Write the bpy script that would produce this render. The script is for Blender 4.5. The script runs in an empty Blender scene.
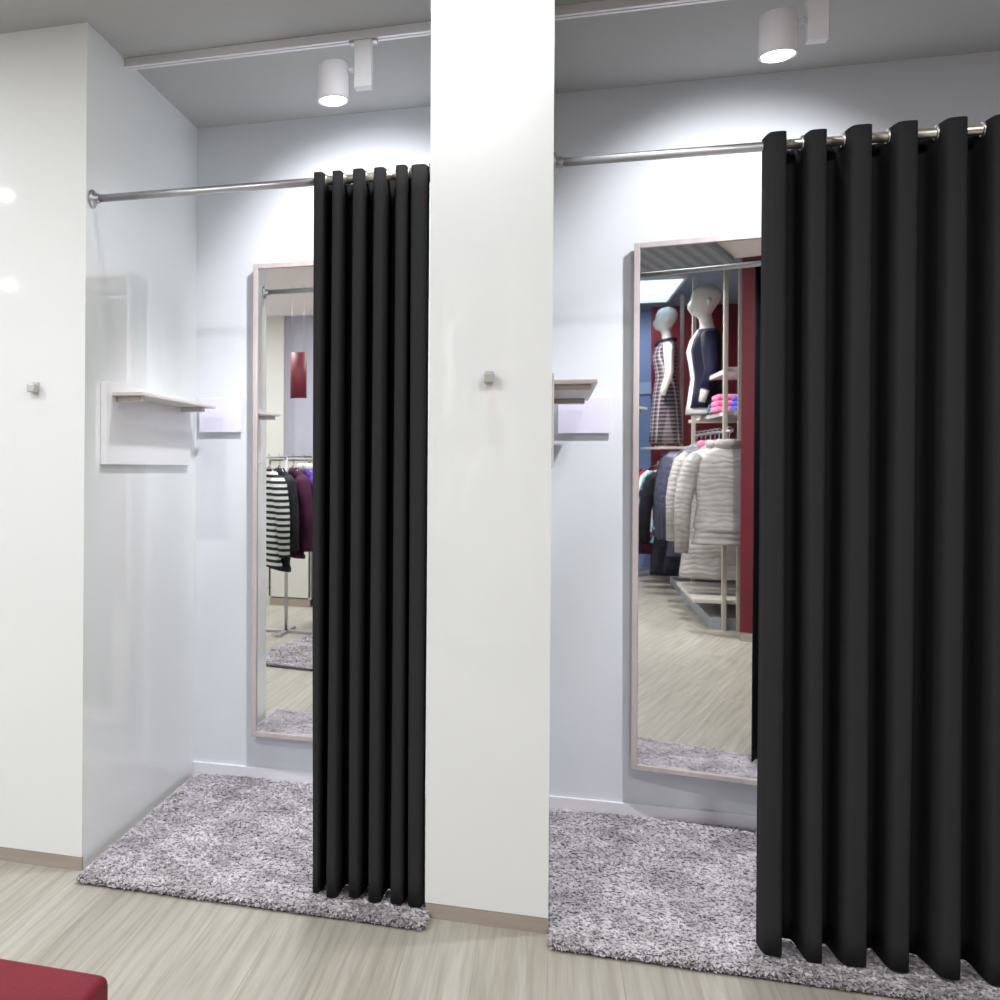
import bpy, bmesh, math, random
from mathutils import Vector, Matrix
random.seed(7)
SC = bpy.context.scene
C = SC.collection
PI = math.pi
R = math.radians

# ------------------------------------------------------------------ materials
def mat(name, col, rough=.6, metal=0., spec=.5, emit=None, estr=0., coat=0., sheen=0.):
    m = bpy.data.materials.new(name); m.use_nodes = True
    b = m.node_tree.nodes['Principled BSDF']
    b.inputs['Base Color'].default_value = (*col, 1)
    b.inputs['Roughness'].default_value = rough
    b.inputs['Metallic'].default_value = metal
    b.inputs['Specular IOR Level'].default_value = spec
    b.inputs['Coat Weight'].default_value = coat
    b.inputs['Coat Roughness'].default_value = .03
    b.inputs['Sheen Weight'].default_value = sheen
    if emit:
        b.inputs['Emission Color'].default_value = (*emit, 1)
        b.inputs['Emission Strength'].default_value = estr
    return m

def nodes(m):
    nt = m.node_tree
    return nt, nt.nodes, nt.links, nt.nodes['Principled BSDF']

def ramp(nt, stops, interp='LINEAR'):
    r = nt.nodes.new('ShaderNodeValToRGB'); e = r.color_ramp
    e.interpolation = interp
    while len(e.elements) < len(stops): e.elements.new(.5)
    for el, (p, c) in zip(e.elements, stops):
        el.position = p; el.color = (*c, 1)
    return r

def coords(nt, scale=(1, 1, 1), rot=(0, 0, 0), kind='Object'):
    t = nt.nodes.new('ShaderNodeTexCoord'); mp = nt.nodes.new('ShaderNodeMapping')
    mp.inputs['Scale'].default_value = scale; mp.inputs['Rotation'].default_value = rot
    nt.links.new(t.outputs[kind], mp.inputs[0]); return mp

def noisy(name, c1, c2, scale=8., rough=.6, bump=0., bscale=None, spec=.5, detail=3., vec=(1, 1, 1), sheen=0., lo=.35, hi=.65):
    m = mat(name, c1, rough, spec=spec, sheen=sheen); nt, N, L, b = nodes(m)
    mp = coords(nt, vec)
    n = N.new('ShaderNodeTexNoise'); n.inputs['Scale'].default_value = scale; n.inputs['Detail'].default_value = detail
    L.new(mp.outputs[0], n.inputs[0])
    r = ramp(nt, [(lo, c1), (hi, c2)]); L.new(n.outputs[0], r.inputs[0]); L.new(r.outputs[0], b.inputs['Base Color'])
    if bump:
        n2 = N.new('ShaderNodeTexNoise'); n2.inputs['Scale'].default_value = bscale or scale; n2.inputs['Detail'].default_value = 4
        L.new(mp.outputs[0], n2.inputs[0])
        bp = N.new('ShaderNodeBump'); bp.inputs['Strength'].default_value = bump; bp.inputs['Distance'].default_value = .01
        L.new(n2.outputs[0], bp.inputs['Height']); L.new(bp.outputs[0], b.inputs['Normal'])
    return m

M = {}
M['lacquer'] = mat('white_lacquer', (.80, .825, .825), .03, spec=.5, coat=.15)
M['wall'] = noisy('back_wall_paint', (.72, .755, .795), (.75, .785, .825), 2., .75, .03, 120.)
M['ceiling'] = noisy('grey_ceiling_paint', (.435, .44, .435), (.455, .46, .455), 1.5, .9)
M['ceiling_white'] = noisy('white_shop_ceiling', (.90, .86, .86), (.92, .88, .88), 1.5, .9)
M['ceiling_dark'] = noisy('blue_grey_raised_ceiling', (.20, .26, .33), (.24, .30, .37), 1.5, .8)
M['skirt'] = noisy('taupe_skirting', (.36, .31, .265), (.40, .345, .30), 6., .5, vec=(1, 8, 8))
M['white_trim'] = mat('white_trim', (.82, .82, .86), .4)
M['chrome'] = mat('brushed_steel', (.52, .52, .54), .36, 1.)
M['nickel'] = mat('warm_nickel', (.86, .83, .75), .35, 1.)
M['hook'] = mat('hook_metal', (.52, .52, .49), .4, .6)
M['mirror'] = mat('mirror_glass', (.93, .945, .945), 0.015, 1.)
M['frame'] = noisy('mirror_frame', (.50, .445, .43), (.56, .50, .485), 5., .4, vec=(6, 6, 1))
M['fixture'] = mat('white_fixture', (.84, .84, .88), .45)
M['trackm'] = mat('track_aluminium', (.80, .80, .82), .4, .25)
M['lens'] = mat('lamp_lens', (.9, .9, .9), .5, emit=(1., .99, 1.), estr=7.)
M['shelfm'] = mat('shelf_taupe', (.66, .62, .58), .4)
M['board'] = mat('shelf_back_white', (.82, .82, .83), .25)
M['card'] = mat('white_card', (.80, .78, .93), .45)
M['leather'] = noisy('red_leather', (.150, .007, .018), (.175, .010, .023), 10., .5, .12, 260., spec=.25)
M['seam'] = mat('leather_piping', (.12, .008, .018), .45)
M['dark'] = mat('black_plastic', (.02, .02, .02), .5)
M['red_wall'] = noisy('dark_red_wall', (.125, .009, .018), (.15, .012, .022), 3., .45)
M['blue_wall'] = noisy('blue_wall', (.17, .26, .47), (.20, .29, .52), 1.5, .6)
M['lav_wall'] = noisy('lavender_grey_wall', (.42, .42, .50), (.46, .46, .54), 1.5, .7)
M['pillar'] = mat('off_white_pillar', (.66, .65, .61), .5)
M['post'] = mat('cream_metal', (.52, .48, .42), .4)
M['shelf_cream'] = mat('cream_shelf', (.66, .62, .57), .4)
M['plinth'] = mat('grey_plinth', (.36, .39, .42), .45)
M['manne'] = mat('mannequin_white', (.80, .77, .73), .35)
M['lightpanel'] = mat('light_panel_diffuser', (.9, .95, 1.), .5, emit=(.50, .78, 1.), estr=1.6)
M['grille'] = None
M['silver_down'] = None

def curtain_mat():
    m = mat('black_curtain_cloth', (.0285, .029, .030), .85, spec=.10, sheen=.0); nt, N, L, b = nodes(m)
    mp = coords(nt, (500, 500, 30))
    n = N.new('ShaderNodeTexNoise'); n.inputs['Scale'].default_value = 1.; n.inputs['Detail'].default_value = 3
    L.new(mp.outputs[0], n.inputs[0])
    bp = N.new('ShaderNodeBump'); bp.inputs['Strength'].default_value = .12; bp.inputs['Distance'].default_value = .002
    L.new(n.outputs[0], bp.inputs['Height']); L.new(bp.outputs[0], b.inputs['Normal'])
    return m
M['curtain'] = curtain_mat()

def floor_mat():
    m = mat('washed_oak_planks', (.5, .47, .42), .42, spec=.35); nt, N, L, b = nodes(m)
    mp = coords(nt, (1, 1, 1), (0, 0, PI/2))
    bk = N.new('ShaderNodeTexBrick')
    bk.offset = .37; bk.inputs['Scale'].default_value = 1.
    bk.inputs['Brick Width'].default_value = 1.25; bk.inputs['Row Height'].default_value = .185
    bk.inputs['Mortar Size'].default_value = .0012; bk.inputs['Mortar Smooth'].default_value = .3
    bk.inputs['Color1'].default_value = (0, 0, 0, 1); bk.inputs['Color2'].default_value = (1, 1, 1, 1); bk.inputs['Mortar'].default_value = (.5, .5, .5, 1)
    L.new(mp.outputs[0], bk.inputs[0])
    # grain: stretched along y, offset per plank
    mp2 = coords(nt, (9, .55, 1))
    ad = N.new('ShaderNodeVectorMath'); ad.operation = 'ADD'
    sc = N.new('ShaderNodeVectorMath'); sc.operation = 'SCALE'; sc.inputs['Scale'].default_value = 13.
    L.new(bk.outputs['Color'], sc.inputs[0]); L.new(mp2.outputs[0], ad.inputs[0]); L.new(sc.outputs[0], ad.inputs[1])
    n1 = N.new('ShaderNodeTexNoise'); n1.inputs['Scale'].default_value = 2.2; n1.inputs['Detail'].default_value = 5; n1.inputs['Distortion'].default_value = 1.1
    L.new(ad.outputs[0], n1.inputs[0])
    mp3 = coords(nt, (4.2, .62, 1)); ad3 = N.new('ShaderNodeVectorMath'); ad3.operation = 'ADD'
    L.new(mp3.outputs[0], ad3.inputs[0]); L.new(sc.outputs[0], ad3.inputs[1])
    w = N.new('ShaderNodeTexWave'); w.wave_type = 'BANDS'; w.bands_direction = 'X'; w.inputs['Scale'].default_value = 1.7
    w.inputs['Distortion'].default_value = 11.; w.inputs['Detail'].default_value = 2.5; w.inputs['Detail Scale'].default_value = .55
    L.new(ad3.outputs[0], w.inputs[0])
    mp4 = coords(nt, (150, 5, 1)); nf = N.new('ShaderNodeTexNoise'); nf.inputs['Scale'].default_value = 1.; nf.inputs['Detail'].default_value = 3
    L.new(mp4.outputs[0], nf.inputs[0])
    r1 = ramp(nt, [(.28, (.355, .335, .29)), (.5, (.41, .39, .345)), (.72, (.465, .445, .40))]); L.new(n1.outputs[0], r1.inputs[0])
    mx = N.new('ShaderNodeMix'); mx.data_type = 'RGBA'; mx.blend_type = 'MULTIPLY'; mx.inputs[0].default_value = .45
    r2 = ramp(nt, [(.0, (.74, .72, .68)), (.35, (.97, .97, .96)), (1., (1, 1, 1))]); L.new(w.outputs[0], r2.inputs[0])
    rf = ramp(nt, [(.3, (.90, .89, .88)), (.7, (1.06, 1.06, 1.06))]); L.new(nf.outputs[0], rf.inputs[0])
    mf = N.new('ShaderNodeMix'); mf.data_type = 'RGBA'; mf.blend_type = 'MULTIPLY'; mf.inputs[0].default_value = 1.
    L.new(r1.outputs[0], mf.inputs[6]); L.new(rf.outputs[0], mf.inputs[7])
    L.new(mf.outputs[2], mx.inputs[6]); L.new(r2.outputs[0], mx.inputs[7])
    mx2 = N.new('ShaderNodeMix'); mx2.data_type = 'RGBA'; mx2.blend_type = 'MULTIPLY'; mx2.inputs[0].default_value = 1.
    r3 = ramp(nt, [(0., (.90, .895, .88)), (.5, (.97, .96, .95)), (1., (1.03, 1.03, 1.03))]); L.new(bk.outputs['Color'], r3.inputs[0])
    L.new(mx.outputs[2], mx2.inputs[6]); L.new(r3.outputs[0], mx2.inputs[7])
    mx3 = N.new('ShaderNodeMix'); mx3.data_type = 'RGBA'; mx3.blend_type = 'MULTIPLY'
    L.new(bk.outputs['Fac'], mx3.inputs[0]); L.new(mx2.outputs[2], mx3.inputs[6]); mx3.inputs[7].default_value = (.80, .78, .75, 1)
    L.new(mx3.outputs[2], b.inputs['Base Color'])
    bp = N.new('ShaderNodeBump'); bp.inputs['Strength'].default_value = .06; bp.inputs['Distance'].default_value = .003
    L.new(n1.outputs[0], bp.inputs['Height']); L.new(bp.outputs[0], b.inputs['Normal'])
    return m
M['floor'] = floor_mat()

def rug_mat():
    m = mat('shaggy_wool', (.5, .48, .49), .9, spec=.15); nt, N, L, b = nodes(m)
    mp = coords(nt)
    n1 = N.new('ShaderNodeTexNoise'); n1.inputs['Scale'].default_value = 55.; n1.inputs['Detail'].default_value = 3
    n2 = N.new('ShaderNodeTexNoise'); n2.inputs['Scale'].default_value = 7.; n2.inputs['Detail'].default_value = 4
    L.new(mp.outputs[0], n1.inputs[0]); L.new(mp.outputs[0], n2.inputs[0])
    r1 = ramp(nt, [(.30, (.47, .445, .465)), (.50, (.57, .54, .57)), (.7, (.64, .61, .645))]); L.new(n1.outputs[0], r1.inputs[0])
    r2 = ramp(nt, [(.36, (.70, .69, .69)), (.58, (1.05, 1.05, 1.05))]); L.new(n2.outputs[0], r2.inputs[0])
    mx = N.new('ShaderNodeMix'); mx.data_type = 'RGBA'; mx.blend_type = 'MULTIPLY'; mx.inputs[0].default_value = 1.
    L.new(r1.outputs[0], mx.inputs[6]); L.new(r2.outputs[0], mx.inputs[7])
    L.new(mx.outputs[2], b.inputs['Base Color'])
    return m
M['rug'] = rug_mat()
M['rug_base'] = mat('rug_backing', (.55, .53, .54), .95, spec=.1)

def stripes(name, c1, c2, per, axis='z', rough=.8, duty=.5):
    """even stripes across one object axis (period in metres)"""
    m = mat(name, c1, rough, spec=.2); nt, N, L, b = nodes(m)
    t = N.new('ShaderNodeTexCoord'); s = N.new('ShaderNodeSeparateXYZ'); L.new(t.outputs['Object'], s.inputs[0])
    d = N.new('ShaderNodeMath'); d.operation = 'MULTIPLY'; d.inputs[1].default_value = 1/per
    f = N.new('ShaderNodeMath'); f.operation = 'FRACT'
    L.new(s.outputs['XYZ'.index(axis.upper())], d.inputs[0]); L.new(d.outputs[0], f.inputs[0])
    r = ramp(nt, [(0, c1), (duty, c2)], 'CONSTANT'); L.new(f.outputs[0], r.inputs[0]); L.new(r.outputs[0], b.inputs['Base Color'])
    return m

def plaid(name, base, c1, c2, per):
    m = mat(name, base, .85, spec=.2); nt, N, L, b = nodes(m)
    t = N.new('ShaderNodeTexCoord'); s = N.new('ShaderNodeSeparateXYZ'); L.new(t.outputs['Object'], s.inputs[0])
    outs = []
    for ax, k in ((1, 1.), (2, .7)):
        d = N.new('ShaderNodeMath'); d.operation = 'MULTIPLY'; d.inputs[1].default_value = 1/(per*k)
        f = N.new('ShaderNodeMath'); f.operation = 'FRACT'; L.new(s.outputs[ax], d.inputs[0]); L.new(d.outputs[0], f.inputs[0])
        r = ramp(nt, [(0, base), (.4, c1), (.6, c2), (.85, base)], 'CONSTANT'); L.new(f.outputs[0], r.inputs[0]); outs.append(r)
    mx = N.new('ShaderNodeMix'); mx.data_type = 'RGBA'; mx.inputs[0].default_value = .45
    L.new(outs[0].outputs[0], mx.inputs[6]); L.new(outs[1].outputs[0], mx.inputs[7]); L.new(mx.outputs[2], b.inputs['Base Color'])
    return m

def quilted(name, col, per=.06, rough=.45, spec=.4, col2=None):
    m = noisy(name, col, col2 or tuple(c*.8 for c in col), 14., rough, spec=spec); nt, N, L, b = nodes(m)
    t = N.new('ShaderNodeTexCoord'); s = N.new('ShaderNodeSeparateXYZ'); L.new(t.outputs['Object'], s.inputs[0])
    nz = N.new('ShaderNodeTexNoise'); nz.inputs['Scale'].default_value = 9.; L.new(t.outputs['Object'], nz.inputs[0])
    d = N.new('ShaderNodeMath'); d.operation = 'MULTIPLY'; d.inputs[1].default_value = PI/per; L.new(s.outputs[2], d.inputs[0])
    a = N.new('ShaderNodeMath'); a.operation = 'MULTIPLY_ADD'; a.inputs[1].default_value = 7.; L.new(nz.outputs[0], a.inputs[0]); L.new(d.outputs[0], a.inputs[2])
    sn = N.new('ShaderNodeMath'); sn.operation = 'SINE'; L.new(a.outputs[0], sn.inputs[0])
    ab = N.new('ShaderNodeMath'); ab.operation = 'ABSOLUTE'; L.new(sn.outputs[0], ab.inputs[0])
    bp = N.new('ShaderNodeBump'); bp.inputs['Strength'].default_value = .32; bp.inputs['Distance'].default_value = .010
    L.new(ab.outputs[0], bp.inputs['Height']); L.new(bp.outputs[0], b.inputs['Normal'])
    return m

M['silver_down'] = quilted('silver_down_quilting', (.50, .47, .46), .034, .4, .5)
M['lav_down'] = quilted('lavender_quilting', (.20, .195, .30), .06)
M['slate_down'] = quilted('slate_blue_quilting', (.055, .06, .105), .06)
M['black_cloth'] = noisy('black_cloth', (.010, .010, .014), (.02, .02, .028), 20., .8, spec=.2)
M['navy_cloth'] = noisy('navy_cloth', (.006, .006, .024), (.010, .010, .038), 12., .7, spec=.3)
M['teal_print'] = noisy('teal_print_cloth', (.01, .02, .04), (.16, .42, .52), 16., .8, lo=.45, hi=.56, spec=.2)
M['red_cloth'] = noisy('red_cloth', (.42, .012, .03), (.34, .01, .025), 9., .75, spec=.2)
M['plum_cloth'] = noisy('plum_cloth', (.055, .012, .035), (.075, .018, .045), 9., .8, spec=.2)
M['purple_cloth'] = noisy('purple_cloth', (.08, .03, .30), (.10, .045, .36), 9., .6, spec=.3)
M['white_cloth'] = noisy('white_cloth', (.84, .82, .84), (.76, .74, .78), 9., .8, spec=.2)
M['pink_cloth'] = noisy('pink_cloth', (.75, .16, .32), (.80, .26, .42), 16., .8, spec=.2)
M['blue_cloth'] = noisy('royal_blue_cloth', (.04, .045, .34), (.07, .07, .44), 12., .7, spec=.25)
M['stripe'] = stripes('black_white_stripes', (.012, .014, .018), (.62, .64, .62), .044, 'z', duty=.5)
M['plaid'] = plaid('pink_grey_plaid', (.03, .028, .033), (.52, .45, .49), (.18, .14, .16), .055)
M['grille'] = stripes('ceiling_grille_slats', (.23, .26, .29), (.33, .36, .39), .09, 'x')
M['red_banner'] = noisy('wine_red_banner', (.13, .012, .022), (.16, .016, .028), 4., .6)

# ------------------------------------------------------------------ mesh helpers
def box(bm, x0, x1, y0, y1, z0, z1, bev=0., seg=2, mi=0):
    t = bmesh.new()
    bmesh.ops.create_cube(t, size=1.)
    bmesh.ops.scale(t, vec=(abs(x1-x0), abs(y1-y0), abs(z1-z0)), verts=t.verts)
    bmesh.ops.translate(t, vec=((x0+x1)/2, (y0+y1)/2, (z0+z1)/2), verts=t.verts)
    if bev: bmesh.ops.bevel(t, geom=t.edges[:], offset=bev, segments=seg, affect='EDGES', profile=.5)
    for f in t.faces: f.material_index = mi
    merge(bm, t)

def merge(bm, t):
    vm = {}
    for v in t.verts: vm[v] = bm.verts.new(v.co)
    for f in t.faces:
        try:
            g = bm.faces.new([vm[v] for v in f.verts]); g.material_index = f.material_index; g.smooth = f.smooth
        except ValueError: pass
    t.free()

def rings(bm, rr, cap=True, smooth=True):
    """loft a list of closed rings (lists of points with equal count)"""
    L = [[bm.verts.new(p) for p in r] for r in rr]
    n = len(L[0])
    for a, b in zip(L, L[1:]):
        for i in range(n):
            f = bm.faces.new((a[i], a[(i+1) % n], b[(i+1) % n], b[i])); f.smooth = smooth
    if cap:
        bm.faces.new(list(reversed(L[0]))); bm.faces.new(L[-1])

def tube(bm, pts, rad, n=12, cap=True):
    pts = [Vector(p) for p in pts]
    if not isinstance(rad, (list, tuple)): rad = [rad]*len(pts)
    rr = []; ref = None
    for i, p in enumerate(pts):
        d = (pts[min(i+1, len(pts)-1)] - pts[max(i-1, 0)]).normalized()
        if ref is None: ref = Vector((0, 0, 1)) if abs(d.z) < .9 else Vector((1, 0, 0))
        u = d.cross(ref).normalized(); w = u.cross(d).normalized(); ref = w
        rr.append([p + (u*math.cos(2*PI*k/n) + w*math.sin(2*PI*k/n))*rad[i] for k in range(n)])
    rings(bm, rr, cap)

def lathe(bm, prof, axis='z', c=(0, 0, 0), n=32):
    """prof: list of (radius, height along axis)"""
    c = Vector(c); rr = []
    for r, h in prof:
        ring = []
        for k in range(n):
            a = 2*PI*k/n; u, v = r*math.cos(a), r*math.sin(a)
            p = {'z': (u, v, h), 'x': (h, u, v), 'y': (v, h, u)}[axis]
            ring.append(c + Vector(p))
        rr.append(ring)
    rings(bm, rr, True)

def torus(bm, c, Rr, r, axis='x', n=20, m=8):
    c = Vector(c); L = []
    for i in range(n):
        a = 2*PI*i/n; row = []
        for j in range(m):
            b = 2*PI*j/m; q = Rr + r*math.cos(b); u, v, h = q*math.cos(a), q*math.sin(a), r*math.sin(b)
            row.append(bm.verts.new(c + Vector({'x': (h, u, v), 'z': (u, v, h), 'y': (v, h, u)}[axis])))
        L.append(row)
    for i in range(n):
        for j in range(m):
            f = bm.faces.new((L[i][j], L[(i+1) % n][j], L[(i+1) % n][(j+1) % m], L[i][(j+1) % m])); f.smooth = True

def obj(name, bm, m, parent=None, autosmooth=True):
    bmesh.ops.recalc_face_normals(bm, faces=bm.faces)
    me = bpy.data.meshes.new(name); bm.to_mesh(me); bm.free()
    o = bpy.data.objects.new(name, me)
    for mm in (m if isinstance(m, (list, tuple)) else [m]): me.materials.append(mm)
    C.objects.link(o)
    if parent: o.parent = parent
    return o

def tag(o, label=None, cat=None, group=None, kind=None):
    for k, v in (('label', label), ('category', cat), ('group', group), ('kind', kind)):
        if v: o[k] = v
    return o

def empty(name, loc=(0, 0, 0), rot=(0, 0, 0), **k):
    o = bpy.data.objects.new(name, None); o.empty_display_size = .1
    o.location = loc; o.rotation_euler = rot; C.objects.link(o); return tag(o, **k)

def struct(name, bm, m, parent=None):
    o = obj(name, bm, m, parent)
    if not parent: o['kind'] = 'structure'
    return o

def sbox(name, m, x0, x1, y0, y1, z0, z1, bev=0.):
    bm = bmesh.new(); box(bm, x0, x1, y0, y1, z0, z1, bev); return struct(name, bm, m)

def pbox(name, m, parent, *a, **k):
    bm = bmesh.new(); box(bm, *a, **k); return obj(name, bm, m, parent)

def dup(root, loc, rot=None, label=None, group=None):
    r = root.copy(); C.objects.link(r); r.location = loc
    if rot is not None: r.rotation_euler = rot
    if label: r['label'] = label
    if group: r['group'] = group
    for ch in list(root.children):
        c = ch.copy(); C.objects.link(c); c.parent = r
        for g in list(ch.children):
            d = g.copy(); C.objects.link(d); d.parent = c
    return r

# ------------------------------------------------------------------ dimensions (metres)
D = 1.047            # depth of the cubicles
HT = 2.731           # ceiling height
XL = -1.437          # right face of the left partition
C1, C2 = -.341, .001 # the partition between the two cubicles
XR = 1.92            # left face of the right partition
SK = .045            # taupe skirting height
ROD_Y, ROD_Z = .045, 2.174

# ------------------------------------------------------------------ the setting
sbox('floor', M['floor'], -4.6, 3.2, -5.7, D+.1, -.06, 0)
sbox('ceiling', M['ceiling'], -4.6, 3.2, -.5, D+.1, HT, HT+.08)
HC = 3.034           # raised shop ceiling over the clothes shelving
sbox('ceiling_shop', M['ceiling_white'], -4.6, 3.2, -2.92, -.5, HT, HT+.08)
sbox('ceiling_shop_left', M['ceiling_white'], -4.6, -1.75, -4.78, -2.92, HT, HT+.08)
sbox('ceiling_raised', M['ceiling_dark'], -4.6, 3.2, -7.7, -2.92, HC, HC+.08)
sbox('trim_ceiling_step', M['ceiling_white'], -1.75, 3.2, -2.92, -2.88, HT+.08, HC+.08)
sbox('trim_ceiling_side', M['ceiling_dark'], -1.81, -1.75, -4.78, -2.92, HT+.08, HC)
sbox('trim_ceiling_end', M['ceiling_dark'], -4.6, -1.81, -4.78, -4.72, HT+.08, HC)
sbox('wall_back', M['wall'], XL-.05, XR+.05, D, D+.1, 0, HT)
for nm, a, b in (('left', XL-.341, XL), ('center', C1, C2), ('right', XR, XR+.341)):
    bm = bmesh.new()   # one body with a recess for the skirting along its front
    pr = [(0, SK), (.012, SK), (.012, 0), (D, 0), (D, HT), (0, HT)]
    L_ = [bm.verts.new((a, y, z)) for y, z in pr]; R_ = [bm.verts.new((b, y, z)) for y, z in pr]
    bm.faces.new(L_); bm.faces.new(R_[::-1])
    for i in range(6): bm.faces.new((L_[i], R_[i], R_[(i+1) % 6], L_[(i+1) % 6]))
    struct('wall_'+nm, bm, M['lacquer'])
    sbox('baseboard_'+nm, M['skirt'], a+.001, b-.001, .002, .012, 0, SK)
sbox('wall_side_left', M['lacquer'], -4.6, XL-.341, .02, .12, 0, HT)
sbox('wall_side_right', M['lacquer'], XR+.341, 3.2, .02, .12, 0, HT)
for nm, a, b in (('back_left', XL, C1), ('back_right', C2, XR)):
    bm = bmesh.new(); box(bm, a, b, D-.012, D, 0, .066, .003); struct('baseboard_'+nm, bm, M['white_trim'])
# the shop behind the camera.  The wider mirror stands a little open on its left edge, so it
# looks past its curtain into an aisle that runs off at an angle (shop axis turned by SA).
TH = R(9.5); SA = -2*TH; K = 1.22
MX, MY = .295, D-.008                       # hinge edge of the wider mirror
_n = Vector((-math.sin(TH), -math.cos(TH))); _q = Vector((MX, MY)) + _n*.035
_c = Vector((0, -2.9256)); _V = _c - 2*((_c-_q) @ _n)*_n; _V0 = Vector((0, 2*(D-.043)+2.9256))
def W(x, y):
    """plan position in the aisle's own axes -> room axes"""
    d = Vector((x, y)) - _V0; c, q = math.cos(SA), math.sin(SA)
    return (_V.x + K*(c*d.x - q*d.y), _V.y + K*(q*d.x + c*d.y))
def ZM(z): return 1.3686 + K*(z-1.3686)
sbox('floor_shop', M['floor'], -4.6, 3.2, -7.7, -5.7, -.06, 0)
sbox('wall_far', M['blue_wall'], -4.6, 3.2, -7.7, -7.6, 0, HC)
sbox('wall_far_left', M['lav_wall'], -4.6, -2.50, -7.6, -4.78, 0, HC)
sbox('wall_pillar', M['pillar'], -3.10, -2.81, -4.78, -4.72, 0, HT)
sbox('wall_shop_left', M['pillar'], -4.7, -4.6, -7.7, D, 0, HT)
sbox('wall_shop_front_right', M['pillar'], 3.1, 3.2, -7.7, .12, 0, HC)
for nm, b in (('wall_shop_right', (.90, .98, -4.03, -.05)), ('wall_shop_back', (-.16, .90, -4.03, -3.95))):
    o = sbox(nm, M['red_wall'], *b, 0, HC)
    o.location = (*W(1.035, -1.95), 0); o.rotation_euler.z = SA
sbox('wall_end', M['red_wall'], -.055, 1.9, -3.21, -3.15, .065, HC)
sbox('baseboard_end', M['skirt'], -.052, 1.9, -3.207, -3.153, 0, .065)
sbox('trim_blue_rail', mat('pale_blue_trim', (.30, .42, .62), .5), -2.29, -.2, -7.6, -7.575, 2.06, 2.20)

# ------------------------------------------------------------------ hooks on the partition fronts
def hook(x, z, label):
    t = empty('coat_hook', (x, 0, z), label=label, cat='hook', group='square metal coat hooks')
    pbox('mounting_plate', M['hook'], t, -.012, .012, -.006, 0, -.014, .020, bev=.002)
    pbox('peg', M['hook'], t, -.014, .014, -.036, -.006, -.014, .012, bev=.003)
    return t
hook(-1.613, 1.557, 'small square metal coat hook on the left white panel with the bright lamp spots')
hook(-.171, 1.562, 'small square metal coat hook on the white column between the two curtains')

# ------------------------------------------------------------------ ceiling tracks and spotlights
TY = .313
def track(x0, x1, label):
    t = empty('lighting_track', ((x0+x1)/2, TY, HT), label=label, cat='track', group='lighting tracks')
    h = (x1-x0)/2
    bm = bmesh.new()
    box(bm, -h, h, -.018, -.003, -.030, 0, .001); box(bm, -h, h, .003, .018, -.030, 0, .001); box(bm, -h, h, -.003, .003, -.020, 0)
    obj('rail', bm, M['trackm'], t)
    bm = bmesh.new(); box(bm, -h, h, -.0015, .0015, -.024, -.020)
    obj('conductor', bm, M['hook'], t)
track(XL, C1, 'pale ceiling lighting track above the smaller curtained cubicle')
track(C2, XR, 'pale ceiling lighting track above the larger curtained cubicle')

def spotlight():
    """origin at the centre of the lamp head's lower rim"""
    t = empty('track_spotlight')
    bm = bmesh.new()
    lathe(bm, [(.0, .122), (.046, .122), (.050, .118), (.051, .01), (.051, 0), (.046, 0), (.045, .012), (.0, .012)], n=40)
    head = obj('lamp_head', bm, M['fixture'], t)
    bm = bmesh.new(); lathe(bm, [(0, .0105), (.0445, .0105), (.0445, .005), (.03, .0015), (0, .0)], n=40)
    obj('lens', bm, M['lens'], head)
    bm = bmesh.new(); tube(bm, [(.048, 0, .095), (.078, 0, .095)], .009, 14); obj('swivel_arm', bm, M['fixture'], t)
    bm = bmesh.new(); box(bm, .073, .129, -.020, .020, .030, .185, .003); obj('driver_box', bm, M['fixture'], t)
    bm = bmesh.new(); box(bm, .055, .146, -.015, .015, .178, .186, .001); obj('track_adapter', bm, M['hook'], t)
    return t
sp = spotlight(); sp.location = (-.697, TY, 2.514)
tag(sp, 'white cylinder track spotlight above the smaller black curtain', 'spotlight', 'track spotlights')
sp2 = dup(sp, (.625, TY, 2.514), label='white cylinder track spotlight above the larger black curtain')

def spot(name, loc, target, power, col, size, blend, soft):
    l = bpy.data.lights.new(name, 'SPOT'); l.energy = power; l.color = col
    l.spot_size = R(size); l.spot_blend = blend; l.shadow_soft_size = soft
    o = bpy.data.objects.new(name, l); C.objects.link(o); o.location = loc
    o.rotation_euler = (Vector(target)-Vector(loc)).to_track_quat('-Z', 'Y').to_euler(); return o
COOL = (1., .985, 1.03)
for x, z in ((-.697, 2.507), (.625, 2.514)):
    spot('spot_beam', (x, TY, z-.012), (x, TY+.60, z-.36), 40., COOL, 95., .65, .03)
    spot('spot_spill', (x, TY, z-.012), (x, TY+.36, z-1.5), 78., COOL, 100., .85, .035)
    spot('spot_core', (x, TY, z-.012), (x, D-.28, 0), 105., COOL, 46., .9, .035)

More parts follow.
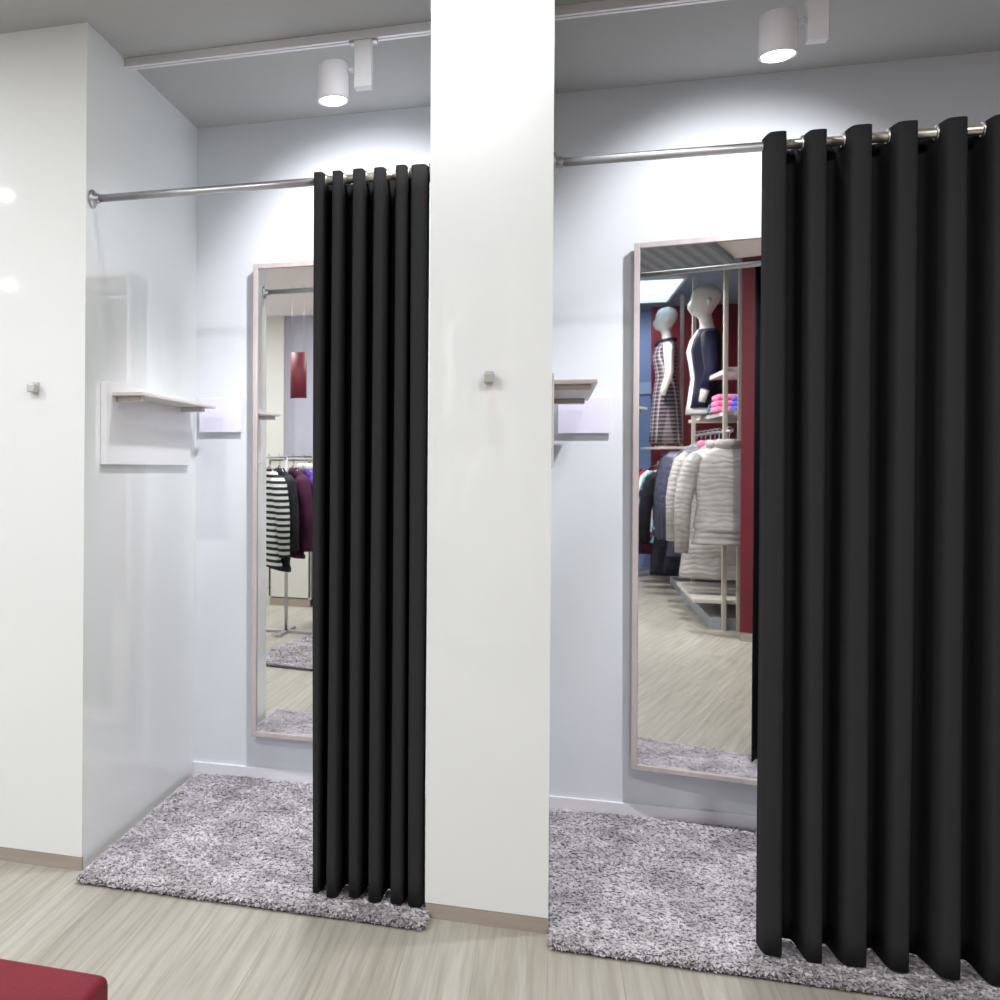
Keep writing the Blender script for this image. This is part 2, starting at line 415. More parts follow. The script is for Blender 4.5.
# ------------------------------------------------------------------ shop downlights
def downlight(r):
    t = empty('ceiling_downlight')
    bm = bmesh.new(); lathe(bm, [(r*1.22, 0), (r*1.22, -.006), (r*1.02, -.008), (r, -.002), (r, 0)], n=28); obj('trim_ring', bm, M['fixture'], t)
    bm = bmesh.new(); lathe(bm, [(0, -.001), (r, -.001), (r, -.003), (0, -.003)], n=28); obj('lens', bm, M['lens'], t)
    return t
WARM = (.985, 1., .995)
DL = [(-2.74, -1.71, 30, .04), (-4.05, -4.0, 24, .04), (-1.35, -1.75, 26, .1), (.55, -1.75, 26, .1), (-1.5, -3.5, 26, .1), (2.2, -2.2, 26, .1), (-2.6, -3.2, 20, .04)]  # last entry added to lift the bounce light on the left ceiling
d0 = downlight(.05)
for i, (x, y, p, sz) in enumerate(DL):
    o = d0 if i == 0 else dup(d0, (0, 0, 0))
    o.location = (x, y, HT)
    tag(o, 'small round recessed downlight in the shop ceiling', 'downlight', 'recessed shop downlights')
    l = bpy.data.lights.new('downlight_beam', 'AREA'); l.shape = 'DISK'; l.size = sz; l.energy = p; l.color = WARM
    a = bpy.data.objects.new('downlight_beam', l); C.objects.link(a); a.location = (x, y, HT-.012)
big = downlight(.10); big.location = (-.28, -.17, HT)
tag(big, 'large round recessed downlight just in front of the white column', 'downlight')
o = dup(d0, (-2.15, -.42, HT), label='added unseen round downlight that brightens the left white panel')  # added out of view as fill for the upper left panel
l = bpy.data.lights.new('panel_fill_light', 'AREA'); l.shape = 'DISK'; l.size = .09; l.energy = 1.6; l.color = WARM
a = bpy.data.objects.new('panel_fill_light', l); C.objects.link(a); a.location = (-2.15, -.42, HT-.012)
l = bpy.data.lights.new('column_downlight_beam', 'AREA'); l.shape = 'DISK'; l.size = .17; l.energy = 5; l.color = WARM
a = bpy.data.objects.new('column_downlight_beam', l); C.objects.link(a); a.location = (-.28, -.17, HT-.012)

dup(sp, (-3.0, -1.6, 2.512), label='added unseen cylinder spotlight that brightens the top of the left white panel')  # extra lamp out of view, added to brighten the left panel's top
spot('panel_top_fill', (-3.0, -1.6, 2.49), (-1.65, 0, 2.72), 16., WARM, 70., .9, .05)  # fill aimed at the panel top from the added lamp

# ------------------------------------------------------------------ curtain rods
def rod(x0, x1, s0, s1, label):
    t = empty('curtain_rod', (x0, ROD_Y, ROD_Z), label=label, cat='rod', group='steel curtain rods')
    L = x1-x0
    bm = bmesh.new(); tube(bm, [(.002, 0, 0), (L-.002, 0, 0)], .0125, 20); obj('pole', bm, M['chrome'], t)
    bm = bmesh.new(); tube(bm, [(s0-x0, 0, 0), (s1-x0, 0, 0)], .0138, 20); obj('pole_sleeve', bm, M['nickel'], t)
    for s, x in ((1, 0), (-1, L)):
        bm = bmesh.new(); lathe(bm, [(.030, x), (.030, x+s*.004), (.027, x+s*.007), (.017, x+s*.008), (.016, x+s*.024), (.0125, x+s*.026)], 'x', n=28)
        obj('flange', bm, M['chrome'], t)
rod(XL, C1, -.680, C1-.03, 'steel curtain rod with round wall flange carrying the smaller black curtain')
rod(C2, XR, .565, XR-.1, 'steel curtain rod carrying the larger black curtain')

# ------------------------------------------------------------------ curtains
def curtain(fronts, ztop, zbot, label, seed, amp, gr, edge=0.):
    """fronts: (x0, x1) of each fold that stands forward of the rod, valleys between them run behind it"""
    rnd = random.Random(seed)
    t = empty('eyelet_curtain', (fronts[0][0], ROD_Y, zbot), label=label, cat='curtain')
    ox, oy, oz = fronts[0][0], ROD_Y, zbot
    # control: crossings and centres
    knots = []   # (x, side)  side -1 = front (towards the camera), +1 = behind
    for i, (a, b) in enumerate(fronts):
        knots.append((a, b, -1))
        if i < len(fronts)-1: knots.append((b, fronts[i+1][0], 1))
    NV = 30
    wob = [[rnd.uniform(-1, 1) for _ in range(4)] for _ in knots]
    rowsv = []
    bm = bmesh.new()
    for r in range(NV+1):
        v = r/NV; z = ztop + (zbot-ztop)*v
        row = []
        for ki, (a, b, s) in enumerate(knots):
            w = wob[ki]; n = 12
            grow = v**1.5
            aa = a + grow*.006*w[0] if ki else a + grow*edge
            bb = b + grow*.006*(wob[ki+1][0] if ki < len(knots)-1 else 0)
            am = amp*(1 + grow*.14*w[2])
            for k in range(n + (1 if ki == len(knots)-1 else 0)):
                u = k/n
                prof = min(1., math.sin(PI*u)*1.9) if 0 < u < 1 else 0.
                prof = math.tanh(2.8*math.sin(PI*u))/math.tanh(2.8)
                # sides of a fold are steep: squeeze x near the crossings
                x = aa + (bb-aa)*(u + .035*math.sin(2*PI*u)*-1)
                y = s*am*prof + .004*math.sin(9*v + ki)*grow
                zz = z
                if r == 0: zz += .002*w[3] - (.014*min(1., 2*math.sin(PI*u)) if s > 0 else 0)
                if r == NV: zz += .003*w[1]
                row.append(bm.verts.new((x-ox, y, zz-oz)))
        rowsv.append(row)
    for a, b in zip(rowsv, rowsv[1:]):
        for i in range(len(a)-1):
            f = bm.faces.new((a[i], a[i+1], b[i+1], b[i])); f.smooth = True
    o = obj('cloth', bm, M['curtain'], t)
    md = o.modifiers.new('thickness', 'SOLIDIFY'); md.thickness = .003; md.offset = 0
    # eyelets where the cloth crosses the rod
    for ki in range(1, len(knots)):
        x = knots[ki][0]
        bm = bmesh.new(); torus(bm, (x-ox, 0, ROD_Z-oz), gr, .0042, 'x'); obj('eyelet', bm, M['nickel'], t)
    return t
def fr(c, w): return [(a-w[i]/2, a+w[i]/2) for i, a in enumerate(c)]
curtain([(-.690, -.658), (-.633, -.602), (-.572, -.535), (-.509, -.472), (-.444, -.409), (-.402+.002, -.349)],
        ROD_Z+.014, .029, 'narrower black eyelet curtain hanging left of the white column', 3, .048, .0155, .012)
curtain([(.538, .590), (.633, .684), (.730, .788), (.833, .890), (.942, .998), (1.044, 1.090)],
        ROD_Z+.017, .031, 'wider black eyelet curtain hanging right of the white column', 5, .063, .0175)

# ------------------------------------------------------------------ mirrors
TILT = R(.5)
def wall_mirror(x0, label, yaw=0., w=.66, h=1.928):
    """origin: lower left back corner; leans slightly forward at the top"""
    t = empty('wall_mirror', (x0, D-.008, .205), (TILT, 0, -yaw), label=label, cat='mirror', group='tall framed wall mirrors')
    f, dp = .020, .045
    bm = bmesh.new()
    for a in ((0, f, 0, h), (w-f, w, 0, h), (f, w-f, 0, f), (f, w-f, h-f, h)):
        box(bm, a[0], a[1], -dp, 0, a[2], a[3], .0025)
    obj('frame', bm, M['frame'], t)
    pbox('glass', M['mirror'], t, f-.004, w-f+.004, -dp+.010, -dp+.016, f-.004, h-f+.004)
    pbox('backing', M['dark'], t, f-.004, w-f+.004, -dp+.017, -.004, f-.004, h-f+.004)
    return t
mt = wall_mirror(-1.166, 'tall framed mirror half hidden by the narrower black curtain', R(1.2))
mt = wall_mirror(MX, 'tall framed mirror half hidden by the wider black curtain', TH)
bm = bmesh.new(); box(bm, .57, .63, 0, .096, 1.0, 1.08, .002); obj('stand_off_bracket', bm, M['dark'], mt)

# ------------------------------------------------------------------ fold-down shelves on the partition sides
def shelf(x, label, th=.020, dz=0.):
    t = empty('wall_shelf', (x, 0, 1.31), label=label, cat='shelf', group='small wall shelves in the cubicles')
    bm = bmesh.new(); box(bm, .0, th, .118, .935, 0, .275, .0025); obj('back_panel', bm, M['board'], t)
    bm = bmesh.new(); box(bm, th, .128, .165, .935, .232+dz, .244+dz, .002); obj('shelf_board', bm, M['shelfm'], t)
    for y in (.20, .82):
        bm = bmesh.new(); box(bm, th, .112, y, y+.03, .214+dz, .2315+dz, .003); obj('bracket', bm, M['shelfm'], t)
    return t
shelf(XL, 'white wall shelf with taupe board on the glossy side of the left panel')
shelf(C2, 'taupe wall shelf sticking out behind the right edge of the white column', .006, .014)

# ------------------------------------------------------------------ blank cards on the back wall
def card(x0, x1, z0, z1, label):
    t = empty('notice_card', ((x0+x1)/2, D, (z0+z1)/2), label=label, cat='card', group='blank cards on the cubicle walls')
    w, h = (x1-x0)/2, (z1-z0)/2
    pbox('sheet', M['card'], t, -w, w, -.020, -.014, -h, h, bev=.001)
    pbox('mount', M['white_trim'], t, -w*.9, w*.9, -.014, 0, -h*.9, h*.9)
card(-1.413, -1.226, 1.450, 1.592, 'blank white card on the wall left of the half hidden narrow mirror')
card(.024, .214, 1.441, 1.575, 'blank lavender white card under the shelf beside the white column')

# ------------------------------------------------------------------ shaggy rugs
def pile_mesh(w, d, n, hgt):
    rnd = random.Random(11); bm_v, bm_f = [], []
    def tuft(x, y, z0, a, L, lean, wd):
        dx, dy = math.cos(a), math.sin(a); sx, sy = -dy*wd, dx*wd
        p1 = (x+dx*L*.35*lean, y+dy*L*.35*lean, z0+L*.62*(1-.35*lean))
        p2 = (x+dx*L*.95*lean, y+dy*L*.95*lean, z0+L*.85*(1-.75*lean))
        b = len(bm_v)
        bm_v.extend([(x-sx, y-sy, z0), (x+sx, y+sy, z0), (p1[0]+sx*1.3, p1[1]+sy*1.3, p1[2]), (p1[0]-sx*1.3, p1[1]-sy*1.3, p1[2]), p2])
        bm_f.extend([(b, b+1, b+2, b+3), (b+3, b+2, b+4)])
    for i in range(n):
        x, y = rnd.uniform(0, w), rnd.uniform(0, d)
        tuft(x, y, .012, rnd.gauss(-PI/2, 1.6), hgt*rnd.uniform(.7, 1.3), rnd.uniform(.45, 1.05), .0036*rnd.uniform(.7, 1.5))
    for i in range(int(3400*(w+d))):   # fringe that spills over the four edges
        side = rnd.randrange(4); u = rnd.random()
        x, y, a = ((u*w, 0, -PI/2), (u*w, d, PI/2), (0, u*d, PI), (w, u*d, 0))[side]
        tuft(x, y, rnd.uniform(.002, .014), a+rnd.gauss(0, .6), hgt*rnd.uniform(.5, .9), rnd.uniform(.5, 1.1), .0034*rnd.uniform(.7, 1.4))
    me = bpy.data.meshes.new('pile'); me.from_pydata(bm_v, [], bm_f); me.materials.append(M['rug'])
    me.polygons.foreach_set('use_smooth', [True]*len(me.polygons)); me.update()
    return me
def rug(loc, rz, w, d, n, label, me=None, hgt=.024):
    t = empty('shaggy_rug', loc, (0, 0, rz), label=label, cat='rug', group='grey shaggy rugs')
    pbox('backing', M['rug'], t, 0, w, 0, d, .001, .0135, bev=.003)
    me = me or pile_mesh(w, d, n, hgt)
    p = bpy.data.objects.new('pile', me); C.objects.link(p); p.parent = t; p['kind'] = 'stuff'
    return me
RW, RD = 1.06, 1.116
me = rug((XL+.034, -.085, 0), 0, RW, RD, 70000, 'grey shaggy rug under the narrower black curtain')
rug((C2+.014, -.090, 0), 0, RW, RD, 0, 'pinkish grey shaggy rug under the wider black curtain', me)
rug((-1.42, -1.13, 0), R(188), .56, .98, 13000, 'grey shaggy rug on the shop floor seen only in the narrower mirror')

# ------------------------------------------------------------------ ottoman
def ottoman():
    x1, y1, s, zt = -.697, -1.395, .56, .460
    t = empty('ottoman', (x1-s/2, y1-s/2, 0), label='dark red leather ottoman standing on the wood floor', cat='ottoman')
    h = s/2
    bm = bmesh.new(); box(bm, -h, h, -h, h, .34, zt, .015, 4)
    for f in bm.faces: f.smooth = True
    for v in bm.verts:   # softly crowned seat
        if v.co.z > zt-.03: v.co.z -= .002*((v.co.x/h)**2+(v.co.y/h)**2)
    obj('seat_cushion', bm, M['leather'], t)
    bm = bmesh.new(); box(bm, -h+.006, h-.006, -h+.006, h-.006, .05, .338, .012, 3); obj('body', bm, M['leather'], t)
    q = h-.004
    bm = bmesh.new(); tube(bm, [(-q, -q, .339), (q, -q, .339), (q, q, .339), (-q, q, .339), (-q, -q, .339)], .004, 8); obj('piping', bm, M['seam'], t)
    for sx in (-1, 1):
        for sy in (-1, 1):
            bm = bmesh.new(); lathe(bm, [(.018, 0), (.024, .05)], 'z', (sx*(h-.06), sy*(h-.06), 0), 16); obj('foot', bm, M['dark'], t)
ottoman()

# ================================================================== the shop seen in the mirrors
pbox('ceiling_grille', M['grille'], None, -.78, -.06, -2.86, -2.05, HT-.035, HT)
tag(bpy.data.objects['ceiling_grille'], 'blue grey slatted ceiling grille in the shop, at the top of the wider mirror', 'grille')
t = empty('ceiling_light_panel', (*W(.79, -4.1), HC), (0, 0, SA), label='bright bluish rectangular ceiling light panel reflected in the wider mirror', cat='light')
t.scale = (K, K, 1)
pbox('diffuser', M['lightpanel'], t, -.19, .19, -.62, .62, -.022, -.016)
bm = bmesh.new()
for a in ((-.21, -.19, -.64, .64), (.19, .21, -.64, .64), (-.19, .19, -.64, -.62), (-.19, .19, .62, .64)): box(bm, a[0], a[1], a[2], a[3], -.03, 0)
obj('frame', bm, M['fixture'], t)
p0 = Vector((*W(.45, -1.95), 2.88)); p1 = Vector((*W(1.02, -2.3), 1.45))
spot('coat_fill_light', p0, p1, 105., (1, .97, .97), 105., .7, .04)  # added fill without a fixture, lights the hanging coats
aisle_fill_at = (*W(.45, -3.6), HC)  # added lamp, brightens the coats and the mannequin
o = dup(d0, aisle_fill_at, label='added round downlight in the raised ceiling that brightens the coats')
p0 = Vector(aisle_fill_at) - Vector((0, 0, .02)); spot('aisle_fill_light', p0, p0 + Vector((.25, 0, -1)), 190., (1, .97, .97), 130., .7, .04)

far_fill_at = (*W(.60, -4.75), HC)  # added lamp, lifts the dark blue far wall
o = dup(d0, far_fill_at, label='added round downlight in the raised ceiling that brightens the blue wall')
p0 = Vector(far_fill_at) - Vector((0, 0, .02)); spot('far_fill_light', p0, p0 + Vector((.05, -.5, -1)), 55., (1, .97, 1.), 140., .7, .04)

# ---- shelving along the dark red wall
SX = 1.035
def HK(z): return ZM(z)/1.0
t = empty('display_shelving', (*W(SX, -1.95), 0), (0, 0, SA), label='cream metal wall shelving unit loaded with coats along the dark red wall', cat='shelving')
def P(nm, m, x0, x1, y0, y1, z0, z1): return pbox(nm, m, t, x0*K, x1*K, y0*K, y1*K, z0, z1, bev=.002)
for x, y in ((0, -.03), (.085, -.03), (.70, -.03), (0, -1.49), (.70, -1.49), (.02, -2.40), (.70, -2.40)):
    P('post', M['post'], x, x+.026, y, y+.03, 0, HC-.02)
P('shelf', M['shelf_cream'], .03, .72, -.80, -.035, ZM(1.875), ZM(1.903))
P('shelf', M['shelf_cream'], .03, .72, -1.92, -.035, ZM(1.605), ZM(1.630))
P('shelf', M['shelf_cream'], -.16, .72, -.95, -.035, .20, .23)
P('shelf', M['shelf_cream'], -.24, .72, -3.05, -1.52, ZM(1.395), ZM(1.413))
P('plinth', M['plinth'], -.06, .72, -2.3, -.035, 0, .09)
bm = bmesh.new(); tube(bm, [(.02*K, .17*K, ZM(1.50)), (.02*K, -1.42*K, ZM(1.50))], .010, 10); obj('hanging_rail', bm, M['chrome'], t)
bm = bmesh.new(); tube(bm, [(-.06*K, -1.53*K, ZM(1.345)), (-.06*K, -3.02*K, ZM(1.345))], .010, 10); obj('hanging_rail', bm, M['chrome'], t)

# ---- garments
G1 = 'coats on the shop shelving rail'; G2 = 'clothes on the far shop rail'
def ell(cx, cy, z, rx, ry, n=20, p=2.4):
    out = []
    for k in range(n):
        a = 2*PI*k/n; c, s = math.cos(a), math.sin(a)
        out.append((cx+rx*math.copysign(abs(c)**(2/p), c), cy+ry*math.copysign(abs(s)**(2/p), s), z))
    return out
def garment(name, loc, rz, m, length, label, cat, group, sh=.20, hem=.20, th=.055, sl=.50, collar=None, puff=0., sleeve_mat=None, lining=None):
    """hangs from the hook at its origin, shoulders along local x"""
    if group in (G1, G2):
        t = empty(name, (*W(loc[0], loc[1]), ZM(loc[2])), (0, 0, rz+SA), label=label, cat=cat, group=group); t.scale = (K, K, K)
    else: t = empty(name, loc, (0, 0, rz), label=label, cat=cat, group=group)
    bm = bmesh.new(); rr = []
    z0 = -.085
    prof = [(.045, .03, .02), (.06, .035, 0), (.10, .045, -.012), (sh*.86, th*.8, -.045), (sh, th, -.085), (sh*.97, th*1.05, -.20),
            (sh*.90, th*1.05, -.36), (sh*.92+puff*.3, th*1.1, -.5)]
    n = 9
    for rx, ry, z in prof:
        if z > -length: rr.append(ell(0, 0, z0+z, rx, ry))
    zl = prof[-1][2]
    for i in range(1, n+1):
        z = zl + (-length-zl)*i/n
        if z < zl: rr.append(ell(0, .004*math.sin(i*2.1), z0+z, sh*.92+(hem-sh*.92)*i/n + puff*(.012*math.sin(i*3.3)), th*1.1*(1+.1*math.sin(i*1.7))))
    rings(bm, rr)
    obj('body', bm, m, t)
    for s in (-1, 1):
        bm = bmesh.new()
        pts = [(s*sh*.80, 0, z0-.06), (s*sh*1.02, 0, z0-.10), (s*(sh+.035), -.004, z0-.22), (s*(sh+.055), -.010, z0-.34), (s*(sh+.062), -.016, z0-.10-sl)]
        tube(bm, pts, [.050, .058+puff*.02, .056+puff*.02, .050+puff*.02, .040], 12); obj('sleeve', bm, sleeve_mat or m, t)
    if collar:
        bm = bmesh.new(); rings(bm, [ell(0, 0, z0-.01, .075, .045), ell(0, 0, z0+.035, .085, .052), ell(0, 0, z0+.05, .07, .042)]); obj('collar', bm, collar, t)
    bm = bmesh.new()
    tube(bm, [(-sh*.75, 0, z0-.045), (0, 0, z0+.045), (sh*.75, 0, z0-.045)], .006, 6)
    tube(bm, [(0, 0, z0+.045), (0, 0, .0), (.020, 0, .012), (.022, 0, .027), (.0, 0, .042), (-.022, 0, .028)], .003, 6)
    obj('hanger', bm, M['chrome'], t)
    return t
RX = SX+.02
garment('down_coat', (RX, -1.85, 1.485), 0, M['silver_down'], .60, 'silver grey quilted down jacket, nearest coat to the red end wall', 'coat', G1, .205, .215, .075, .56, M['silver_down'], .06)
garment('down_coat', (RX, -2.24, 1.485), R(3), M['silver_down'], .86, 'long pale grey quilted coat behind the nearest silver jacket', 'coat', G1, .215, .24, .06, .52, M['silver_down'], .05)
garment('down_coat', (RX, -2.42, 1.485), R(-4), M['lav_down'], .66, 'lavender grey coat between the pale grey coat and the pink collared jacket', 'coat', G1, .20, .21, .05, .5)
garment('down_coat', (RX, -2.62, 1.485), R(4), M['slate_down'], .72, 'slate blue quilted jacket with pink collar on the shop rail', 'coat', G1, .21, .215, .06, .54, M['pink_cloth'], .05)
garment('down_coat', (RX, -2.84, 1.485), R(-3), M['slate_down'], .72, 'slate blue quilted jacket right behind the pink collared one', 'coat', G1, .215, .22, .06, .56, None, .05)
garment('down_coat', (RX, -3.06, 1.485), R(3), M['slate_down'], .80, 'dark slate padded coat before the black coat', 'coat', G1, .21, .23, .055, .56, None, .05)
garment('down_coat', (RX, -3.28, 1.485), 0, M['black_cloth'], .95, 'long black coat at the end of the near rail', 'coat', G1, .20, .235, .05, .5)
garment('sweater', (SX-.06, -3.60, 1.33), 0, M['black_cloth'], .85, 'black hanging dress under the plaid mannequin shelf', 'dress', G2, .20, .22, .045, .5)
garment('sweater', (SX-.06, -3.90, 1.33), R(3), M['teal_print'], .62, 'teal and black patterned top on the far rail', 'top', G2, .19, .19, .04, .48)
garment('sweater', (SX-.06, -4.20, 1.33), R(-3), M['white_cloth'], .55, 'white top between the teal and red clothes', 'top', G2, .19, .19, .04, .4)
garment('sweater', (SX-.06, -4.50, 1.33), R(2), M['red_cloth'], .62, 'bright red jacket far down the shop rail', 'jacket', G2, .20, .2, .05, .5, M['white_cloth'])
garment('sweater', (SX-.06, -4.85, 1.33), R(-2), M['plum_cloth'], .80, 'dark plum dress at the far end of the rail by the blue wall', 'dress', G2, .19, .22, .045, .5)

# ---- folded clothes on the shelves
def folded(x, y, z, w, d, h, m, label, g='folded clothes on the shop shelves'):
    bm = bmesh.new()
    for i in range(3):
        hh = h/3
        box(bm, -w/2+.004*i, w/2-.003*i, -d/2, d/2-.005*i, i*hh, (i+1)*hh-.001, hh*.35, 3)
    for f in bm.faces: f.smooth = True
    o = obj('folded_clothes', bm, m); tag(o, label, 'clothes', g)
    if 'open' in g: o.location = (x, y, z)
    else: o.location = (*W(x, y), ZM(z)); o.rotation_euler.z = SA; o.scale = (K, K, K)
folded(1.23, -2.13, 1.633, .22, .26, .10, M['blue_cloth'], 'royal blue folded clothes on the second shelf near the red wall')
folded(1.13, -2.41, 1.633, .18, .24, .12, M['pink_cloth'], 'pink folded clothes next to the royal blue pile')
folded(1.14, -2.66, 1.633, .18, .18, .07, M['teal_print'], 'teal patterned folded clothes behind the pink pile')
folded(1.15, -3.55, 1.633, .18, .22, .06, M['white_cloth'], 'white folded clothes at the far end of the second shelf')
folded(1.36, -2.46, 1.633, .14, .22, .15, M['black_cloth'], 'black folded clothes behind the pink pile under the top shelf')

# ---- mannequins (bust forms, both turned towards the aisle)
def mannequin(loc, rz, s, label, dress, over, long_dress):
    t = empty('mannequin', loc, (0, 0, rz), label=label, cat='mannequin', group='shop mannequins')
    t.scale = (s, s, s)
    def ring(cx, z, rx, ry, n=20): return [(cx+rx*math.cos(2*PI*k/n), ry*math.sin(2*PI*k/n), z) for k in range(n)]
    # faces +x ; z = 0 at the hips
    prof = [(0, 0, .105, .155), (.0, .06, .10, .15), (.0, .16, .085, .125), (.005, .26, .095, .135), (.012, .36, .105, .155), (.005, .44, .09, .17),
            (-.005, .485, .07, .15), (-.008, .515, .055, .085), (-.008, .54, .048, .052), (.0, .59, .045, .047), (.012, .615, .052, .05),
            (.030, .630, .068, .052), (.028, .650, .078, .060), (.022, .675, .086, .066), (.012, .705, .095, .072), (.0, .740, .102, .076),
            (-.004, .775, .100, .075), (-.006, .81, .085, .065), (-.006, .835, .055, .043), (-.006, .846, .015, .012)]
    bm = bmesh.new(); rings(bm, [ring(*p) for p in prof])
    for v in bm.verts:   # nose, brow, lips and eye hollows pulled out of the face
        x, y, z = v.co
        if x > .07 and .60 < z < .80:
            if abs(y) < .012: v.co.x += .034*max(0, 1-abs(z-.690)/.03) + .006*max(0, 1-abs(z-.652)/.012)
            elif abs(y) < .05: v.co.x -= .006*max(0, 1-abs(z-.715)/.02)
    for sy in (-1, 1):   # ears
        tube(bm, [(-.005, sy*.068, .690), (-.010, sy*.080, .705), (-.012, sy*.082, .722), (-.008, sy*.074, .735)], [.008, .016, .017, .008], 8)
    for sy in (-1, 1):   # arms
        tube(bm, [(0, sy*.130, .455), (0, sy*.185, .44), (.0, sy*.205, .34), (-.01, sy*.215, .20), (.03, sy*.205, .06), (.05, sy*.20, -.02)], [.045, .048, .043, .036, .030, .022], 10)
    obj('body', bm, M['manne'], t)
    e = .012
    bm = bmesh.new()
    lo = [(0, -.10, .135, .185), (0, -.02, .122, .172)] if not long_dress else [(0, -.48, .155, .185), (0, -.36, .148, .18), (0, -.2, .138, .175), (0, -.08, .128, .172)]
    rings(bm, [ring(*p) for p in lo] + [ring(c, z, a+e, b+e) for c, z, a, b in prof[1:8]])
    obj('shirt' if not long_dress else 'dress', bm, dress, t)
    if over:
        e2 = .024
        for sy in (-1, 1):  # open jacket, one front per side
            bm = bmesh.new(); rr = []
            for c, z, a, b in [(0, -.06, .125, .175)] + prof[1:8]:
                out = []
                for k in range(13):
                    q = R(38)+ (PI-R(38))*k/12
                    out.append((c+(a+e2)*math.cos(q), sy*(b+e2)*math.sin(q), z))
                for k in range(12, -1, -1):
                    q = R(38)+ (PI-R(38))*k/12
                    out.append((c+(a+e2-.007)*math.cos(q), sy*(b+e2-.007)*math.sin(q), z))
                rr.append(out)
            rings(bm, rr); obj('jacket_front', bm, over, t)
        for sy in (-1, 1):
            bm = bmesh.new(); tube(bm, [(0, sy*.125, .46), (0, sy*.187, .445), (.0, sy*.208, .34), (-.01, sy*.218, .20), (.03, sy*.208, .07)], [.052, .058, .054, .047, .040], 12)
            obj('jacket_sleeve', bm, over, t)
    else:
        bm = bmesh.new(); tube(bm, [(.06, -.07, .50), (.085, 0, .485), (.06, .07, .50), (-.06, .06, .525), (-.075, 0, .53), (-.06, -.06, .525), (.06, -.07, .50)], .025, 8)
        obj('scarf', bm, M['black_cloth'], t)
    zb = -.10 if not long_dress else -.5
    bm = bmesh.new(); lathe(bm, [(.10, zb-.015), (.10, zb), (.012, zb+.004), (.012, .02)], n=20); obj('stand', bm, M['chrome'], t)
mannequin((*W(1.08, -3.06), ZM(1.632)+.115*1.0*K+.001), R(180)+SA, 1.0*K, 'white bald mannequin in a white shirt and open navy jacket on the second shelf', M['white_cloth'], M['navy_cloth'], False)
mannequin((*W(.925, -4.15), ZM(1.415)+.515*.86*K+.001), R(180)+SA, .86*K, 'white mannequin in a pink and grey plaid dress with dark scarf', M['plaid'], None, True)

# ---- left side of the shop: garment rack, cabinets, banner
t = empty('garment_rack', (-2.054, -2.36, 0), label='free standing steel clothes rack with striped sweater, seen in the narrower mirror', cat='rack')
bm = bmesh.new(); tube(bm, [(0, 0, 0.02), (0, 0, 1.33)], .013, 12); obj('upright', bm, M['chrome'], t)
bm = bmesh.new(); box(bm, -.20, .20, -.02, .02, 0, .022, .004); box(bm, -.02, .02, -.20, .20, 0, .022, .004); obj('base', bm, M['chrome'], t)
bm = bmesh.new(); tube(bm, [(.11, -.31, 1.33), (-.10, .30, 1.33)], .008, 12); obj('top_bar', bm, M['chrome'], t)
G3 = 'clothes on the free standing rack'
garment('sweater', (-2.123, -2.16, 1.312), R(48), M['stripe'], .70, 'black and white striped sweater at the front of the clothes rack', 'sweater', G3, .165, .185, .042, .52)
garment('sweater', (-2.0815, -2.28, 1.312), R(50), M['black_cloth'], .74, 'black top behind the striped sweater on the rack', 'top', G3, .165, .19, .035, .48)
garment('sweater', (-2.022, -2.45, 1.312), R(47), M['plum_cloth'], .66, 'dark plum cardigan hanging on the clothes rack', 'cardigan', G3, .15, .165, .038, .5)
garment('sweater', (-1.974, -2.59, 1.312), R(44), M['purple_cloth'], .52, 'purple jacket last on the clothes rack', 'jacket', G3, .19, .2, .04, .45, M['white_cloth'])
def cabinet(x0, x1, y0, y1, h, label, n):
    t = empty('display_cabinet', ((x0+x1)/2, (y0+y1)/2, 0), label=label, cat='cabinet')
    w, d = (x1-x0)/2, (y1-y0)/2
    pbox('top', M['shelf_cream'], t, -w-.01, w+.01, -d-.01, d+.01, h-.03, h, bev=.003)
    pbox('plinth', M['skirt'], t, -w+.01, w-.01, -d+.01, d-.01, 0, .07)
    for s in (-1, 1): pbox('side_panel', M['pillar'], t, s*w-(.02 if s > 0 else 0), s*w+(.02 if s < 0 else 0), -d, d, .07, h-.03)
    pbox('back_panel', M['pillar'], t, -w+.02, w-.02, -d, -d+.02, .07, h-.03)
    if n:
        for i in range(n): pbox('shelf', M['shelf_cream'], t, -w+.02, w-.02, -d+.02, d, .07+(h-.1)*i/n, .09+(h-.1)*i/n)
    else: pbox('door', M['pillar'], t, -w+.002, w-.002, d-.02, d, .08, h-.04, bev=.002)
cabinet(-2.60, -2.21, -4.0, -3.6, 1.33, 'closed off white display cabinet behind the clothes rack', 0)
cabinet(-2.19, -1.64, -4.0, -3.6, 1.20, 'open off white shelf cabinet with folded clothes behind the clothes rack', 3)
folded(-2.04, -3.76, 1.20, .2, .24, .10, M['red_cloth'], 'red folded clothes on top of the open shelf cabinet', 'clothes on the open shelf cabinet')
folded(-2.04, -3.76, .46, .2, .24, .20, M['plum_cloth'], 'plum folded clothes in the middle of the open shelf cabinet', 'clothes on the open shelf cabinet')
folded(-2.04, -3.76, .83, .2, .24, .2, M['navy_cloth'], 'navy folded clothes in the upper bay of the open shelf cabinet', 'clothes on the open shelf cabinet')
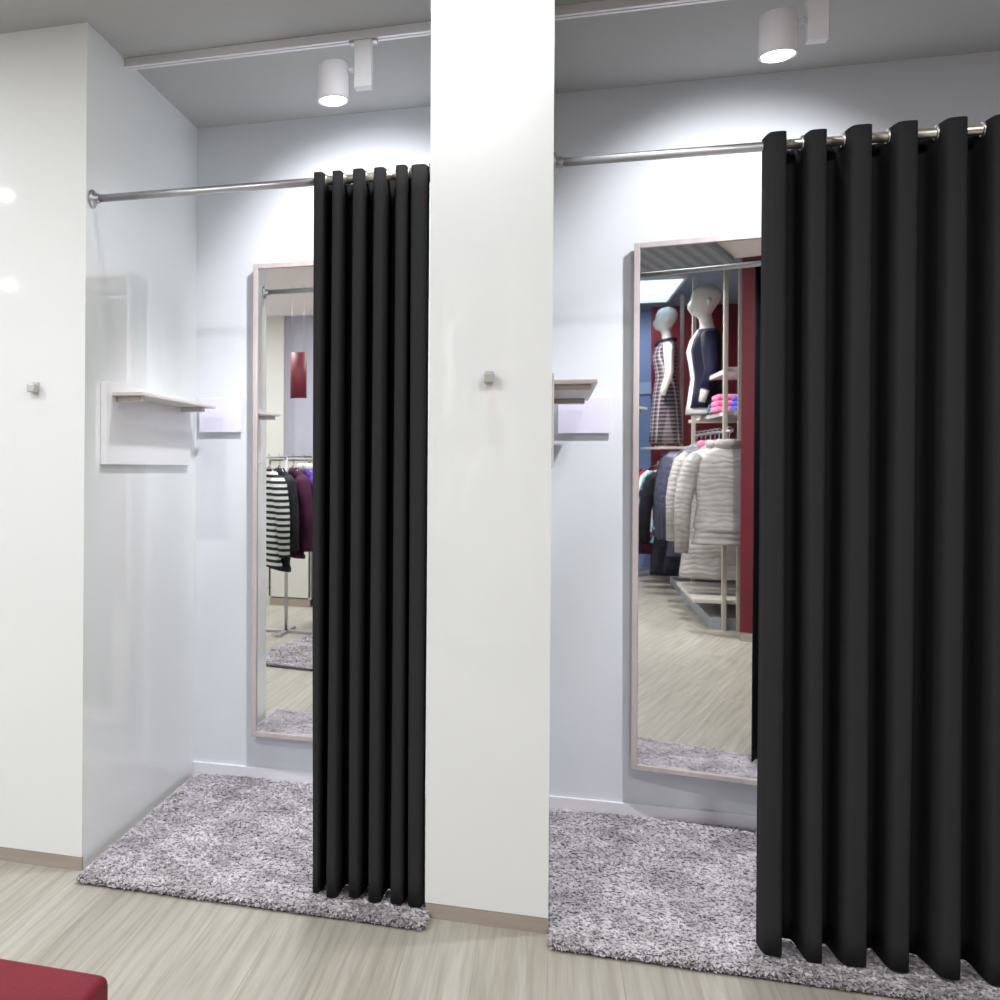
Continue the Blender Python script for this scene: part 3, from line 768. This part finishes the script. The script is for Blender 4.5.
t = empty('hanging_banner', (-2.153, -3.0, HT), label='curved wine red banner hanging from the shop ceiling', cat='banner')
bm = bmesh.new(); rr = []
for z in (-.925, -.55):
    o_, i_ = [], []
    for k in range(9):
        q = R(35)+R(110)*k/8; o_.append((.085*math.cos(q), .10*math.sin(q)-.07, z)); i_.append((.081*math.cos(q), .096*math.sin(q)-.07, z))
    rr.append(o_+i_[::-1])
rings(bm, rr); obj('panel', bm, M['red_banner'], t)
for x in (-.05, .05):
    bm = bmesh.new(); tube(bm, [(x, 0, -.56), (x, 0, 0)], .0015, 6); obj('wire', bm, M['chrome'], t)

# ------------------------------------------------------------------ camera
cam = bpy.data.cameras.new('camera'); co = bpy.data.objects.new('camera', cam); C.objects.link(co)
yaw, pitch, roll = -.2936, .0011, -.0068
f = Vector((math.sin(yaw)*math.cos(pitch), math.cos(yaw)*math.cos(pitch), -math.sin(pitch)))
r0 = Vector((math.cos(yaw), -math.sin(yaw), 0)); u0 = r0.cross(f)
c_, s_ = math.cos(roll), math.sin(roll)
r1 = c_*r0 - s_*u0; u1 = s_*r0 + c_*u0
mw = Matrix((r1, u1, -f)).transposed().to_4x4(); mw.translation = Vector((0, -2.9256, 1.3))
co.matrix_world = mw
cam.sensor_width = 36; cam.lens = 36.; cam.shift_x = (500-248.73)/1000; cam.shift_y = (469.52-500)/1000
cam.clip_start = .02
SC.camera = co

w = bpy.data.worlds.new('world'); SC.world = w; w.use_nodes = True
w.node_tree.nodes['Background'].inputs[0].default_value = (.6, .62, .66, 1); w.node_tree.nodes['Background'].inputs[1].default_value = .05
SC.view_settings.view_transform = 'Standard'; SC.view_settings.look = 'None'
SC.view_settings.exposure = 0.; SC.view_settings.gamma = 1.
SC.view_settings.use_curve_mapping = False
SC.cycles.use_denoising = True
SC.cycles.max_bounces = 10; SC.cycles.glossy_bounces = 6; SC.cycles.diffuse_bounces = 5
SC.cycles.sample_clamp_indirect = 6.
SC.cycles.caustics_reflective = False; SC.cycles.caustics_refractive = False
